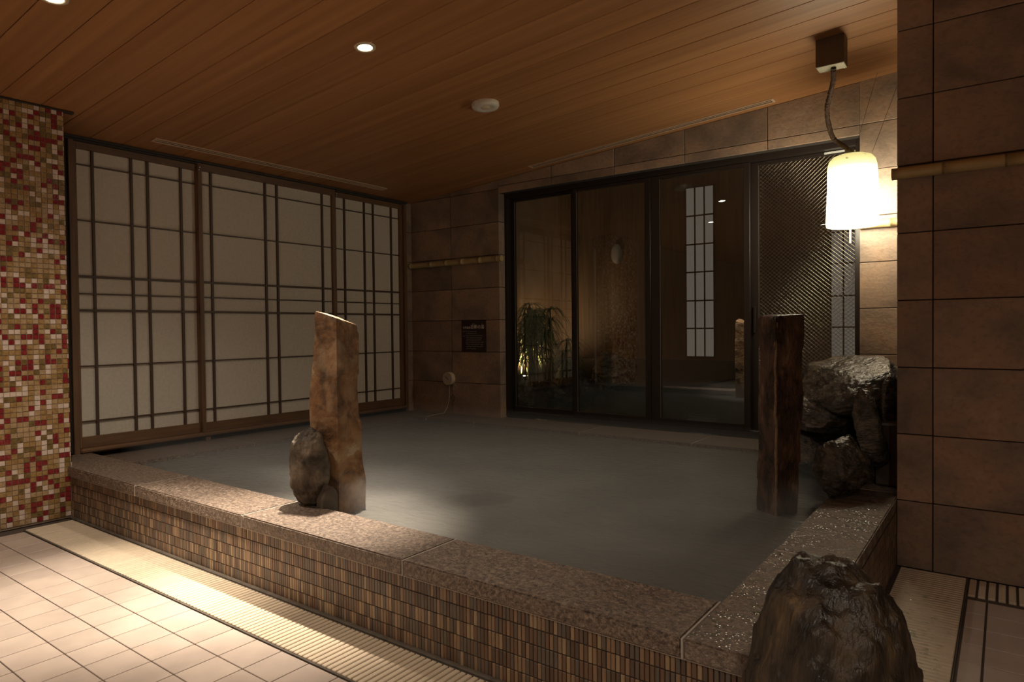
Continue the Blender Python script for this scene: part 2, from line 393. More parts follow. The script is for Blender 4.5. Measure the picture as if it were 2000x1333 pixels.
# back wall: stub at the corner, header over the doors, pier at the right
def tiled(name, x0, x1, y, z0, ztop, base, xj, label, depth=0.09, skip=None, zmin=None):
    """a stone-faced piece of wall in the plane y; joints at heights base + .3035 k and at the x in xj"""
    w = empty(name, ((x0+x1)/2, y, z0)); tag(w, label, None, None, 'structure')
    zs = [z0] + [base + 0.3035*k for k in range(0, 12) if z0 + 0.02 < base + 0.3035*k < ztop(x1) - 0.02]
    bmb = bmesh.new()
    v = [bmb.verts.new(p) for p in ((x0+.001, y+.012, z0+.001), (x1-.001, y+.012, z0+.001), (x1-.001, y+.012, ztop(x1)), (x0+.001, y+.012, ztop(x0)),
                                    (x0+.001, y+depth, z0+.001), (x1-.001, y+depth, z0+.001), (x1-.001, y+depth, ztop(x1)), (x0+.001, y+depth, ztop(x0)))]
    for f in ((0, 1, 2, 3), (7, 6, 5, 4), (0, 4, 5, 1), (1, 5, 6, 2), (2, 6, 7, 3), (3, 7, 4, 0)): bmb.faces.new([v[i] for i in f])
    o = link('backing', bm_mesh('backing', bmb, M_GROUT), w, -Vector(w.location))
    xs = [x0] + [q for q in xj if x0 < q < x1] + [x1]
    g = 0.0022
    for i in range(len(xs)-1):
        a, b = xs[i] + (g if i else 0), xs[i+1] - (g if i < len(xs)-2 else 0)
        for k in range(len(zs)):
            lo = zs[k] + (g if k else 0)
            if k < len(zs)-1: ha = hb = zs[k+1] - g
            else: ha, hb = ztop(a), ztop(b)
            if ha <= lo and hb <= lo: continue
            ha = max(ha, lo+.002); hb = max(hb, lo+.002)
            bt = bmesh.new(); cx, cz = (a+b)/2, (lo+max(ha, hb))/2
            dy = random.uniform(-.0012, .0012); dp = 0.0125 + depth*0.0
            full = depth if (i == len(xs)-2 and name.endswith('stub')) else 0.0125
            vv = [bt.verts.new((p[0]-cx, p[1]+dy, p[2]-cz)) for p in ((a, 0, lo), (b, 0, lo), (b, 0, hb), (a, 0, ha), (a, full, lo), (b, full, lo), (b, full, hb), (a, full, ha))]
            for f in ((0, 1, 2, 3), (7, 6, 5, 4), (0, 4, 5, 1), (1, 5, 6, 2), (2, 6, 7, 3), (3, 7, 4, 0)): bt.faces.new([vv[i2] for i2 in f])
            bmesh.ops.bevel(bt, geom=list(bt.edges), offset=0.002, segments=1, affect='EDGES')
            link('tile', bm_mesh('tile', bt, M_STONE), w, Vector((cx, y, cz)) - w.location)
    return w
YD = 5.035
tiled('wall_back_stub', XL, -3.795, YB, 0.262, lambda x: zc(x)-0.001, 0.277, [-4.39], 'stone tiled wall beside the glass doors', depth=0.10)
HB = 2.360
tiled('wall_back_header', -3.795, -0.785, YB, HB, lambda x: zc(x)-0.001, 0.302, [-3.212, -2.597, -1.992, -1.375], 'stone tiled lintel above the glass doors', depth=0.10)
tiled('wall_back_pier', -0.785, 0.15, YB, 0.20, lambda x: zc(x)-0.001, 0.302, [-0.18], 'stone tiled pier behind the glowing lantern', depth=0.14)
# right wall, facing the camera
tiled('wall_right', XR, FAR_X, YR, 0.0, lambda x: zc(x)+0.02, 0.0, [-0.263, 0.342, 0.947, 1.552, 2.157], 'large brown stone tiled wall beside the bath', depth=0.16)
side = block('wall_right_return', XR+0.002, XR+0.10, YR+0.15, YB, 0.0, 2.72, M_WALLD); tag(side, kind='structure')
wf = block('wall_front', -5.2, FAR_X, FAR_Y-0.1, FAR_Y, 0, 3.1, M_WALL); tag(wf, kind='structure')
wr = block('wall_far_right', FAR_X, FAR_X+0.1, FAR_Y, YR+0.2, 0, 3.1, M_WALL); tag(wr, kind='structure')

# ------------------------------------------------------------------ bath: curb, rims, water
RIM, RIML, WAT = 0.306, 0.271, 0.248
bath = empty('soaking_bath', (-2.5, 3.2, 0)); tag(bath, 'raised soaking bath with granite rim and narrow brown mosaic sides', 'bath')
def bpart(name, me, loc, rot=(0, 0, 0)): return link(name, me, bath, Vector(loc) - bath.location, rot)
def slab(x0, x1, y0, y1, z1, th, m=None, bev=0.005):
    bm = bmesh.new(); g = 0.0025
    add_box(bm, x0+g-(x0+x1)/2, x1-g-(x0+x1)/2, y0+g-(y0+y1)/2, y1-g-(y0+y1)/2, -th, 0)
    nx = max(2, int((x1-x0)/0.03)); ny = max(2, int((y1-y0)/0.03))
    bmesh.ops.bevel(bm, geom=list(bm.edges), offset=bev, segments=2, affect='EDGES')
    o = bpart('rim_slab', bm_mesh('rim_slab', bm, m or M_GRANITE), ((x0+x1)/2, (y0+y1)/2, z1)); return o
TH = 0.055
xj = [-4.93, -3.66, -2.672, -1.684, -0.668]
for a, b in zip(xj, xj[1:]): slab(a, b, 1.622, 1.912, RIM, TH)
for a, b in ((1.622, 2.47), (2.47, 3.62), (3.62, 4.57)): slab(-0.668, XR, a, b, RIM, TH, M_GRANITEW)
for y in (2.47, 3.62): bpart('joint', box_mesh('joint', 0.262, 0.006, TH, M_CAULK, 0.0015), (-0.535, y, RIM-TH/2-0.0006))
for a, b in ((1.915, 2.86), (2.86, 3.86), (3.86, 4.585)): slab(XL-0.04, -4.50, a, b, RIML, 0.10)
for a, b in ((XL-0.02, -3.83), (-3.83, -2.74), (-2.74, -1.81), (-1.81, -0.70)): slab(a, b, 4.587, 5.03, RIML, 0.10)
# light joints between the slabs
for x in xj[1:]:
    bpart('joint', box_mesh('joint', 0.006, 0.288, TH, M_CAULK, 0.0015), (x, 1.767, RIM-TH/2-0.0006))
for y in (2.86, 3.86): bpart('joint', box_mesh('joint', 0.44, 0.006, 0.09, M_CAULK, 0.002), (-4.725, y, RIML-0.045-0.0006))
for x in (-3.83, -2.74, -1.81): bpart('joint', box_mesh('joint', 0.006, 0.42, 0.09, M_CAULK, 0.002), (x, 4.80, RIML-0.045-0.0006))
bpart('joint', box_mesh('joint', 4.1, 0.006, 0.005, M_CAULK), (-2.455, 1.636, RIM-TH-0.0022))
# core walls
bpart('wall_core', box_mesh('wall_core', 4.108, 0.255, 0.25, M_CGROUT), (-2.456, 1.772, 0.1255))
bpart('wall_core', box_mesh('wall_core', 0.265, 1.598, 0.25, M_CGROUT), (-0.5365, 2.699, 0.1255))
bpart('wall_core', box_mesh('wall_core', 0.265, 1.07, 0.25, M_CGROUT), (-0.5365, 4.04, 0.1255))
bpart('wall_core', box_mesh('wall_core', 0.40, 2.69, 0.168, M_CGROUT), (-4.71, 3.25, 0.085))
bpart('wall_core', box_mesh('wall_core', 4.2, 0.40, 0.168, M_CGROUT), (-2.8, 4.80, 0.085))
# narrow upright tiles: five rows
TP, TR = 0.01455, 0.0494
tme = [box_mesh('mosaic_tile', TP-0.0026, 0.006, TR-0.0036, m, 0.0012) for m in M_CURB]
bmt = bmesh.new()
nt_ = int((4.51-0.402)/TP)
for r in range(5):
    x = XR - TP*0.5
    for c in range(nt_):
        k = random.choices(range(5), CURB_W)[0]
        xx = XR - TP*(c+0.5); zz = 0.0035 + TR*(r+0.5); d = random.uniform(-.0006, .0006)
        if 3 <= c < 63: bpart('mosaic_tile', tme[k], (xx, 1.6425+d, zz))
        else: add_box(bmt, xx-TP/2+.0013, xx+TP/2-.0013, 1.6395+d, 1.6455+d, zz-TR/2+.0018, zz+TR/2-.0018, k)
    for c in range(int(1.84/TP)):
        k = random.choices(range(5), CURB_W)[0]
        yy = 1.648 + TP*(c+0.5); zz = 0.0035 + TR*(r+0.5)
        add_box(bmt, -0.4085, -0.4025, yy-TP/2+.0013, yy+TP/2-.0013, zz-TR/2+.0018, zz+TR/2-.0018, k)
o = bpart('mosaic_tile_field', bm_mesh('mosaic_tile_field', bmt, M_CURB), (0, 0, 0)); tag(o, kind='stuff')
bpart('base_fillet', box_mesh('base_fillet', 4.1, 0.018, 0.012, M_MORTAR, 0.004), (-2.456, 1.632, 0.003))

wt = link('bath_water', box_mesh('bath_water', 4.50-0.67, 4.60-1.90, 0.14, M_WATER), None, (-(4.50+0.67)/2, 3.25, WAT-0.07))
tag(wt, 'cloudy grey hot water filling the raised bath', 'water', None, 'stuff')

# ------------------------------------------------------------------ shoji screens
SX = -4.93
def shoji(y0, y1, py0, py1, vs, label, xoff=0.0):
    s = empty('shoji_screen', (SX+xoff, (y0+y1)/2, 0.337)); tag(s, label, 'shoji screen', 'paper screens along the bath')
    B = lambda n, a, b, c, d, z0, z1, m, bev=0.0: (lambda o: (setattr(o, 'location', Vector(o.location)), o)[1])(link(n, box_mesh(n, b-a, d-c, z1-z0, m, bev), s, Vector(((a+b)/2+xoff, (c+d)/2, (z0+z1)/2)) - s.location))
    B('stile', SX-0.022, SX+0.012, y0, py0, 0.337, 2.383, M_WOOD, 0.002)
    B('stile', SX-0.022, SX+0.012, py1, y1, 0.337, 2.383, M_WOOD, 0.002)
    B('rail', SX-0.022, SX+0.012, py0, py1, 2.328, 2.383, M_WOODH, 0.002)
    B('rail', SX-0.022, SX+0.012, py0, py1, 0.337, 0.409, M_WOODH, 0.002)
    for v in vs: B('muntin', SX-0.012, SX+0.004, v-0.008, v+0.008, 0.409, 2.328, M_LATTICE)
    for z, w in ((2.226, .0042), (1.856, .0042), (1.482, .008), (1.367, .0045), (1.256, .008), (0.882, .0042), (0.511, .0042)):
        B('muntin', SX-0.012, SX+0.0025, py0, py1, z-w, z+w, M_LATTICE)
    ve = [py0] + list(vs) + [py1]; ze = [0.409, 0.511, 0.882, 1.256, 1.367, 1.482, 1.856, 2.226, 2.328]
    for a, b in zip(ve, ve[1:]):
        for c, d in zip(ze, ze[1:]): B('pane', SX-0.016, SX-0.0122, a, b, c, d, M_PAPER)
    return s
s1 = shoji(1.846, 2.712, 1.873, 2.684, (1.974, 2.223, 2.335, 2.575), 'narrow paper lattice screen next to the glass mosaic wall', -0.026)
s2 = shoji(2.686, 3.972, 2.718, 3.938, (2.795, 3.265, 3.375, 3.836), 'wide paper lattice screen in the middle of three')
s3 = shoji(3.950, 4.836, 4.001, 4.799, (4.108, 4.347, 4.459, 4.694), 'narrow paper lattice screen next to the stone tiled corner', -0.026)
sb = bmesh.new(); bmesh.ops.create_uvsphere(sb, u_segments=12, v_segments=8, radius=0.008); sme = bm_mesh('screw', sb, M_STEEL, True)
for s, y in ((s2, 2.698), (s3, 3.990)):
    for z in (2.352, 2.332): link('screw', sme, s, Vector((SX+0.012, y + (z-2.34)*.2, z)) - s.location)
# frame around the screens
fr = empty('trim_1', (SX, 3.3, 0.27)); tag(fr, 'dark wooden frame that holds the paper screens', None, None, 'structure')
def fpart(n, a, b, c, d, z0, z1, m, bev=0.002): link(n, box_mesh(n, b-a, d-c, z1-z0, m, bev), fr, Vector(((a+b)/2, (c+d)/2, (z0+z1)/2)) - fr.location)
fpart('post', -5.01, SX+0.022, 1.812, 1.846, 0.272, 2.372, M_WOOD)
fpart('post', -5.01, SX+0.010, 4.836, 4.874, 0.272, 2.372, M_WOOD)
fpart('head', -5.01, SX+0.030, 1.70, 4.874, 2.383, 2.400, M_BEAM)
fpart('head', -5.01, SX+0.010, 1.70, 4.874, 2.372, 2.386, M_BEAM)
fpart('sill', -5.01, SX+0.035, 1.846, 4.836, 0.305, 0.337, M_WOODH, 0.010)
for y in (2.73, 3.98): fpart('foot', -4.99, SX+0.015, y-0.02, y+0.02, 0.271, 0.305, M_WOOD)
fpart('dark_jamb', -5.01, -4.76, 1.68, 1.70, 0.31, 2.38, M_BEAM)
fpart('dark_jamb', -5.01, SX+0.004, 1.70, 1.812, 0.31, 2.372, M_BEAM)

# ------------------------------------------------------------------ sliding glass doors
df = empty('trim_2', (-2.3, YD, 0.283)); tag(df, 'dark bronze frame around the glass doors', None, None, 'structure')
def dpart(par, n, a, b, c, d, z0, z1, m, bev=0.0015): return link(n, box_mesh(n, b-a, d-c, z1-z0, m, bev), par, Vector(((a+b)/2, (c+d)/2, (z0+z1)/2)) - par.location)
dpart(df, 'jamb', -3.812, -3.765, YD, YD+0.11, 0.283, 2.377, M_ALU)
dpart(df, 'jamb', -0.822, -0.786, YD, YD+0.11, 0.283, 2.377, M_ALU)
dpart(df, 'head', -3.765, -0.822, YD, YD+0.11, 2.318, 2.377, M_ALU)
dpart(df, 'threshold', -3.765, -0.822, YD-0.004, YD+0.11, 0.279, 0.318, M_ALU)
dpart(df, 'track', -3.765, -0.822, YD+0.044, YD+0.048, 0.318, 0.322, M_STEEL)
doors = []
def gdoor(n, x0, x1, yy, sl, sr, label):
    d = empty('door_%d' % n, ((x0+x1)/2, yy, 0.32)); tag(d, label, None, None, 'structure')
    dpart(d, 'stile', x0, x0+sl, yy, yy+0.032, 0.320, 2.316, M_ALU)
    dpart(d, 'stile', x1-sr, x1, yy, yy+0.032, 0.320, 2.316, M_ALU)
    dpart(d, 'rail', x0+sl, x1-sr, yy, yy+0.032, 2.290, 2.316, M_ALU)
    dpart(d, 'rail', x0+sl, x1-sr, yy, yy+0.032, 0.320, 0.368, M_ALU)
    dpart(d, 'pane', x0+sl, x1-sr, yy+0.013, yy+0.018, 0.368, 2.290, M_GLASS, 0)
    dpart(d, 'glazing_bead', x0+sl, x0+sl+0.003, yy-0.0005, yy+0.006, 0.368, 2.29, M_ZINC, 0)
    doors.append(d); return d
gdoor(1, -3.764, -3.052, YD+0.06, 0.040, 0.052, 'clear glass sliding door before the lit garden plant')
gdoor(2, -3.060, -2.326, YD+0.012, 0.040, 0.049, 'clear glass sliding door second from the corner')
gdoor(3, -2.322, -1.532, YD+0.012, 0.078, 0.045, 'clear glass sliding door in the middle of the opening')
d4 = gdoor(4, -1.548, -0.822, YD+0.06, 0.065, 0.016, 'wire mesh glass sliding door behind the lantern')
# wire mesh cast into the fourth pane
bw = bmesh.new(); gx0, gx1, gz0, gz1 = -1.483, -0.838, 0.368, 2.29; yw = YD+0.06+0.0125; sp = 0.0285; sl_ = 0.90
for sgn in (1, -1):
    k = -80
    while k < 160:
        pts = []
        b0 = gz0 + k*sp
        for x, z in ((gx0, b0), (gx1, b0 + sgn*sl_*(gx1-gx0))): pts.append((x, z))
        (xa, za), (xb, zb) = pts
        def cl(x, z):
            if z < gz0: x = xa + (gz0-za)/(zb-za)*(xb-xa); z = gz0
            if z > gz1: x = xa + (gz1-za)/(zb-za)*(xb-xa); z = gz1
            return x, z
        if not (max(za, zb) <= gz0 or min(za, zb) >= gz1):
            p, q = cl(xa, za), cl(xb, zb)
            if abs(p[0]-q[0]) > 0.004: add_tube(bw, [(p[0], yw, p[1]), (q[0], yw, q[1])], 0.0012, 8, cap=False)
        k += 1
o = link('wire_mesh', bm_mesh('wire_mesh', bw, plain('mesh_wire', (0.30, 0.27, 0.22), 0.24, 1.0)), d4, -Vector(d4.location)); tag(o, kind='stuff')
dpart(d4, 'handle', -1.520, -1.500, YD+0.045, YD+0.061, 1.05, 1.25, M_ALU, 0.004)
dpart(d4, 'sticker', -1.03, -0.90, YD+0.057, YD+0.0605, 2.298, 2.312, plain('pale_sticker', (.55, .55, .52), .5), 0)
dpart(df, 'latch_plate', -0.862, -0.850, YD-0.002, YD+0.006, 1.66, 1.78, M_CREAM, 0.001)

# ------------------------------------------------------------------ rocks and stone pillars
def rock(name, loc, size, label, m, seed=1, sub=5, amp=0.16, fine=0.05, cuts=7, rot=(0, 0, 0), strat=0.0, cat='rock', group=None, sdir=(0, 0, 1), fq=1.0, full=2.0):
    rng = random.Random(seed)
    bm = bmesh.new(); bmesh.ops.create_icosphere(bm, subdivisions=sub, radius=1.0)
    pl_ = []
    for _ in range(cuts):
        n = Vector((rng.gauss(0, 1), rng.gauss(0, 1), rng.gauss(0, 1))).normalized(); pl_.append((n, rng.uniform(0.55, 0.86)))
    off = Vector((rng.uniform(-50, 50), rng.uniform(-50, 50), rng.uniform(-50, 50)))
    sd = Vector(sdir).normalized(); mx = max(size)
    for v in bm.verts:
        p = v.co.copy(); n0 = p.normalized()
        if full != 2.0 and abs(p.z) < 0.999:
            k_ = (1-abs(p.z)**full)**(1/full) / math.sqrt(1-p.z*p.z); p.x *= k_; p.y *= k_
        for n, d in pl_:
            t = p.dot(n) - d
            if t > 0: p -= n * t * 0.88
        q = Vector((p.x*size[0], p.y*size[1], p.z*size[2])) / mx * fq
        a = noise.fractal(q*1.7 + off, 1.0, 2.0, 3) * amp
        a += noise.fractal(q*6 + off, 0.9, 2.0, 4) * fine
        if strat > 0:
            h = q.dot(sd); w = noise.noise(q*2.5 + off)*0.35
            a += strat * (abs(((h*7 + w*3) % 1.0) - 0.5) - 0.25) + strat*0.6*noise.fractal(Vector((q.x*3, q.y*3, h*24)) + off, 1.0, 2.0, 3)
        p += n0 * a
        v.co = Vector((p.x*size[0], p.y*size[1], p.z*size[2]))
    o = link(name, bm_mesh(name, bm, m, True), None, loc, rot)
    return tag(o, label, cat, group)

def pillar(name, c, z0, ztop, corners, lean, label, m, seed, amp=0.012, cat='stone pillar'):
    """standing stone: a polygon of corners swept upward with chipped edges; ztop(x, y) local gives the sloping top"""
    rng = random.Random(seed); off = Vector((rng.uniform(-40, 40),)*3)
    per = []                                   # points around the polygon
    nseg = 14
    for (a, b) in zip(corners, corners[1:] + corners[:1]):
        for k in range(nseg): per.append((a[0]+(b[0]-a[0])*k/nseg, a[1]+(b[1]-a[1])*k/nseg))
    H = 70; bm = bmesh.new(); rings = []
    for j in range(H+1):
        t = j/H; ring = []
        for (x, y) in per:
            zt = ztop(x, y); z = z0 + (zt - z0)*t
            wob = noise.fractal(Vector((x*4, y*4, z*3.0)) + off, 1.0, 2.0, 3)*amp*1.5
            step = noise.noise(Vector((x*3, y*3, z*5)) + off*1.3)
            s = 1 + (wob + (amp*0.9 if step > 0.12 else 0) + noise.fractal(Vector((x*22, y*22, z*16)) + off, 1.0, 2.0, 3)*amp*0.30)/0.1
            if j == H: s *= 0.95
            kl, kr, ax_ = lean(t); u_ = x*ax_.x + y*ax_.y
            s2 = (kr if u_ > 0 else kl) - 1
            ring.append(bm.verts.new((x*s + u_*s2*ax_.x, y*s + u_*s2*ax_.y, z)))
        rings.append(ring)
    n = len(per)
    for a, b in zip(rings, rings[1:]):
        for k in range(n):
            f = bm.faces.new((a[k], a[(k+1) % n], b[(k+1) % n], b[k]))
    top = rings[-1]; cx = sum((v.co for v in top), Vector())/n
    prev = top
    for s in (0.66, 0.33):
        nr = []
        for v in top:
            p = cx + (v.co-cx)*s; p.z += noise.noise(p*14+off)*0.006 + 0.004
            nr.append(bm.verts.new(p))
        for k in range(n): bm.faces.new((prev[k], prev[(k+1) % n], nr[(k+1) % n], nr[k]))
        prev = nr
    cv = bm.verts.new(cx + Vector((0, 0, .004)))
    for k in range(n): bm.faces.new((prev[k], prev[(k+1) % n], cv))
    fix_normals(bm)
    o = link(name, bm_mesh(name, bm, m), None, (c[0], c[1], 0)); tag(o, label, cat)
    me = o.data
    for p in me.polygons: p.use_smooth = True
    me.set_sharp_from_angle(angle=0.55)
    return o

def quad(dirv, left, right, front, back, fs=0.0):
    d = Vector(dirv).normalized(); r = Vector((d.y, -d.x))
    P = [(-left)*r, fs*r - front*d, right*r, fs*r*0.6 + back*d]
    return [(p.x, p.y) for p in P]

# left pillar, rust brown, lit from above
def lerp(tab, t):
    for (a, va), (b, vb) in zip(tab, tab[1:]):
        if a <= t <= b: return va + (vb-va)*(t-a)/(b-a)
    return tab[-1][1]
def axis(d): d = Vector(d).normalized(); return Vector((d.y, -d.x))
PLX, PLY = -2.545, 2.048
dl = (PLX, PLY); rl_ = axis(dl)
cl_ = quad(dl, 0.103, 0.103, 0.074, 0.085, 0.002)
LT = [(0, 1.06), (0.3, 1.10), (0.6, 1.12), (0.85, 1.02), (1, 0.93)]; RT = [(0, 1.26), (0.25, 1.24), (0.38, 1.12), (0.46, 1.03), (0.7, 0.94), (1, 0.98)]
pillar('stone_pillar', (PLX, PLY), 0.12, lambda x, y: 1.163 - 0.31*(x*rl_.x + y*rl_.y), cl_, lambda t: (lerp(LT, t), lerp(RT, t), rl_),
       'rust brown standing stone with a slanted top, at the front rim', M_PILLAR, 11, 0.0065)
# right pillar, dark and wet
dr = (-0.83, 3.2); rr_ = axis(dr)
cr_ = quad(dr, 0.086, 0.098, 0.085, 0.09, -0.012)
LT2 = [(0, 1.06), (0.5, 1.0), (1, 0.96)]; RT2 = [(0, 0.84), (0.45, 0.90), (0.6, 1.0), (1, 1.04)]
rp_ = pillar('stone_pillar', (-0.842, 3.20), 0.12, lambda x, y: 1.152 + 0.02*x + 0.05*y, cr_, lambda t: (lerp(LT2, t), lerp(RT2, t), rr_),
       'dark wet standing stone with a flat top, beside the boulders', M_PILLARD, 23, 0.0065)
bm = bmesh.new(); fx, fy = cr_[1]
pts = [Vector((fx*0.985, fy*0.985, 0.2 + 0.92*k/46)) + rr_.to_3d()*(0.012*noise.noise(Vector((0, 0, k*0.21))) + 0.003*noise.noise(Vector((3, 0, k*0.9)))) for k in range(47)]
add_tube(bm, pts, [0.0065*(0.75 + 0.6*abs(noise.noise(Vector((7, 1, k*0.45))))) + 0.001 for k in range(47)], 8)
link('mineral_vein', bm_mesh('mineral_vein', bm, mat('vein', [(0.3, (0.14, 0.085, 0.045)), (0.7, (0.27, 0.18, 0.10))], scale=30, rough=.5, bump=.5), True), rp_)
# smaller stone leaning on the left pillar
rock('leaning_rock', (-2.575, 1.908, 0.476), (0.092, 0.082, 0.190), 'grey oval stone leaning against the rust brown pillar', M_EGG, 8, 6, 0.09, 0.05, 0, (0.06, 0.02, 0.3))
bmm = bmesh.new(); bmesh.ops.create_icosphere(bmm, subdivisions=4, radius=1)
for v in bmm.verts:
    p = v.co; v.co = Vector((p.x*0.040, p.y*0.050, p.z*0.085))*(1+0.15*noise.noise(p*2.2))
mo = link('mortar_fillet', bm_mesh('mortar_fillet', bmm, M_MORTAR, True), None, (-2.480, 1.935, 0.318)); tag(mo, 'rough mortar filling between oval stone and pillar', 'mortar')

# rocks by the right corner
rock('foreground_rock', (-0.276, 1.375, 0.245), (0.158, 0.165, 0.400), 'big brown rock standing on the floor at the bath corner', M_ROCKF, 33, 6, 0.12, 0.06, 0, (0.03, 0.05, 0.5), 0.010, full=2.6)
GP = 'rock pile by the lantern'
rock('garden_boulder', (-0.735, 4.12, 0.79), (0.345, 0.40, 0.165), 'broad flat wet boulder on top of the rock pile', M_ROCKD, 142, 6, 0.06, 0.030, 16, (0.33, -0.27, 0.12), 0.016, 'rock', GP, (0.2, 0, 1))
rock('garden_boulder', (-0.80, 3.98, 0.60), (0.27, 0.25, 0.115), 'ledge rock under the broad flat boulder', M_ROCKD, 43, 6, 0.09, 0.035, 14, (0.15, 0.05, 0.5), 0.03, 'rock', GP)
rock('garden_boulder', (-0.82, 4.25, 0.42), (0.36, 0.40, 0.22), 'dark bulky rock at the base of the pile', M_ROCKD, 44, 5, 0.10, 0.04, 9, (0, 0, 0.2), 0.03, 'rock', GP)
rock('garden_boulder', (-0.625, 3.44, 0.425), (0.170, 0.145, 0.175), 'pointed dark rock on the wet rim beside the dark pillar', M_ROCKD, 145, 6, 0.08, 0.035, 13, (0, 0.30, 0.4), 0.018, 'rock', GP, (0.5, 0, 0.8))
rock('garden_boulder', (-0.540, 3.68, 0.560), (0.084, 0.09, 0.235), 'tall narrow rock standing against the tiled wall edge', M_ROCKD, 146, 6, 0.09, 0.035, 10, (0.08, -0.12, 0.2), 0.018, 'rock', GP, (1, 0, 0.2))
rock('garden_boulder', (-0.655, 3.79, 0.425), (0.11, 0.105, 0.105), 'small round rock tucked behind the pointed rock', M_ROCKD, 47, 5, 0.10, 0.04, 8, (0, 0, 0.9), 0.02, 'rock', GP)
rock('garden_boulder', (-0.485, 3.92, 0.70), (0.072, 0.12, 0.17), 'pale wet rock partly hidden by the tiled wall edge', M_ROCKD, 48, 5, 0.10, 0.04, 8, (0, 0, 0.2), 0.02, 'rock', GP)
rock('garden_boulder', (-1.19, 4.58, 0.36), (0.155, 0.13, 0.28), 'low tapering rock on the rim before the glass door', M_ROCKD, 49, 5, 0.10, 0.04, 9, (0, 0.30, 0.3), 0.02, 'rock', GP)
pb = block('rock_plinth', -0.52, XR, 3.72, 4.90, 0.31, 0.62, M_WALLD, None, 0.01); tag(pb, 'low dark wall carrying the rocks by the tiled edge', 'plinth')

# ------------------------------------------------------------------ floor gratings
g1 = empty('drain_grating', (-2.45, 1.5, 0)); tag(g1, 'long cream slatted drain grating along the front of the bath', 'drain grating')
sp1 = 0.0254; sm = box_mesh('slat', sp1-0.0058, 0.236, 0.012, M_GRATE, 0.0022)
n = int((4.44-0.50)/sp1)
for k in range(n): link('slat', sm, g1, Vector((-4.435 + sp1*(k+0.5), 1.4985, -0.0035)) - g1.location)
for yy in (1.3775, 1.6185): link('edge_strip', box_mesh('edge_strip', 3.95, 0.007, 0.012, M_MORTAR), g1, Vector((-2.46, yy - (0.0035 if yy < 1.5 else 0), -0.0055)) - g1.location)
link('channel', box_mesh('channel', 3.95, 0.24, 0.02, M_BLACK), g1, Vector((-2.46, 1.4985, -0.0185)) - g1.location)
g2 = empty('drain_grating', (-0.26, 2.4, 0)); tag(g2, 'cream slatted drain grating beside the right flank of the bath', 'drain grating')
sm2 = box_mesh('slat', 0.246, sp1-0.0050, 0.012, M_GRATE, 0.0022)
for k in range(int((3.485-1.2)/sp1)): link('slat', sm2, g2, Vector((-0.261, 3.485 - sp1*(k+0.5), -0.0035)) - g2.location)
link('channel', box_mesh('channel', 0.25, 2.3, 0.02, M_BLACK), g2, Vector((-0.261, 2.34, -0.0185)) - g2.location)
link('edge_strip', box_mesh('edge_strip', 0.004, 2.3, 0.012, M_MORTAR), g2, Vector((-0.1335, 2.34, -0.0055)) - g2.location)
g3 = empty('drain_grating', (0.4, 3.38, 0)); tag(g3, 'wide-gapped drain grating along the foot of the stone wall', 'drain grating')
sm3 = box_mesh('slat', 0.0245, 0.205, 0.012, M_GRATE, 0.0022)
for k in range(24): link('slat', sm3, g3, Vector((-0.112 + 0.0335*k, 3.378, -0.0035)) - g3.location)
link('channel', box_mesh('channel', 0.84, 0.22, 0.02, M_BLACK), g3, Vector((0.285, 3.378, -0.0185)) - g3.location)

# ------------------------------------------------------------------ ceiling fittings
def on_ceiling(name, x, y, label, cat, group=None):
    e = empty(name, (x, y, zc(x)), (0, ang, 0)); return tag(e, label, cat, group)
lens_m = emit('lamp_lens', (1.0, 0.88, 0.70), 60.0)
def downlight(x, y, label, beams, aim=None):
    d = on_ceiling('downlight', x, y, label, 'ceiling light', 'recessed ceiling spotlights')
    bm = bmesh.new(); add_lathe(bm, [(0.036, -0.004), (0.040, -0.0065), (0.054, -0.0060), (0.056, 0.002)], 40); fix_normals(bm)
    link('trim_ring', bm_mesh('trim_ring', bm, M_CREAM), d)
    bm = bmesh.new(); add_lathe(bm, [(0.0, -0.0042), (0.030, -0.0042), (0.036, -0.0032)], 32)
    link('lens', bm_mesh('lens', bm, lens_m), d)
    for w, a, bl_ in beams:                    # reflector core and wide spill of the same lamp
        li = bpy.data.lights.new('downlight_beam', 'SPOT'); li.energy = w; li.color = WARM; li.spot_size = math.radians(a); li.spot_blend = bl_
        li.shadow_soft_size = 0.028
        lo = bpy.data.objects.new('downlight_beam', li); C.objects.link(lo); lo.location = (x, y, zc(x) - 0.03)
        if aim and a < 100: lo.rotation_euler = (Vector(aim) - lo.location).to_track_quat('-Z', 'Y').to_euler()
    return d
downlight(-2.67, 2.364, 'lit round recessed spotlight above the rust brown pillar', ((700, 37, 1.0), (52, 130, 1.0)), (-2.46, 1.85, 0.3))
downlight(-3.243, 1.157, 'lit round recessed spotlight cut by the top edge of the picture', ((430, 40, 1.0), (80, 130, 1.0)), (-3.06, 1.30, 0.0))
downlight(-2.197, -0.569, 'round recessed spotlight seen only mirrored in the wire glass', ((420, 46, 1.0), (45, 130, 1.0)))
downlight(0.75, -0.75, 'added unseen fill spotlight behind the camera near the tiled wall', ((640, 56, 1.0), (185, 150, 1.0)))  # added fill lamp, unseen: brightens the stone wall at the right
downlight(-1.2, -2.6, 'added unseen fill spotlight at the far back of the bathing room', ((560, 56, 1.0), (190, 150, 1.0)))  # invented fitting out of view, raises the room's ambient light

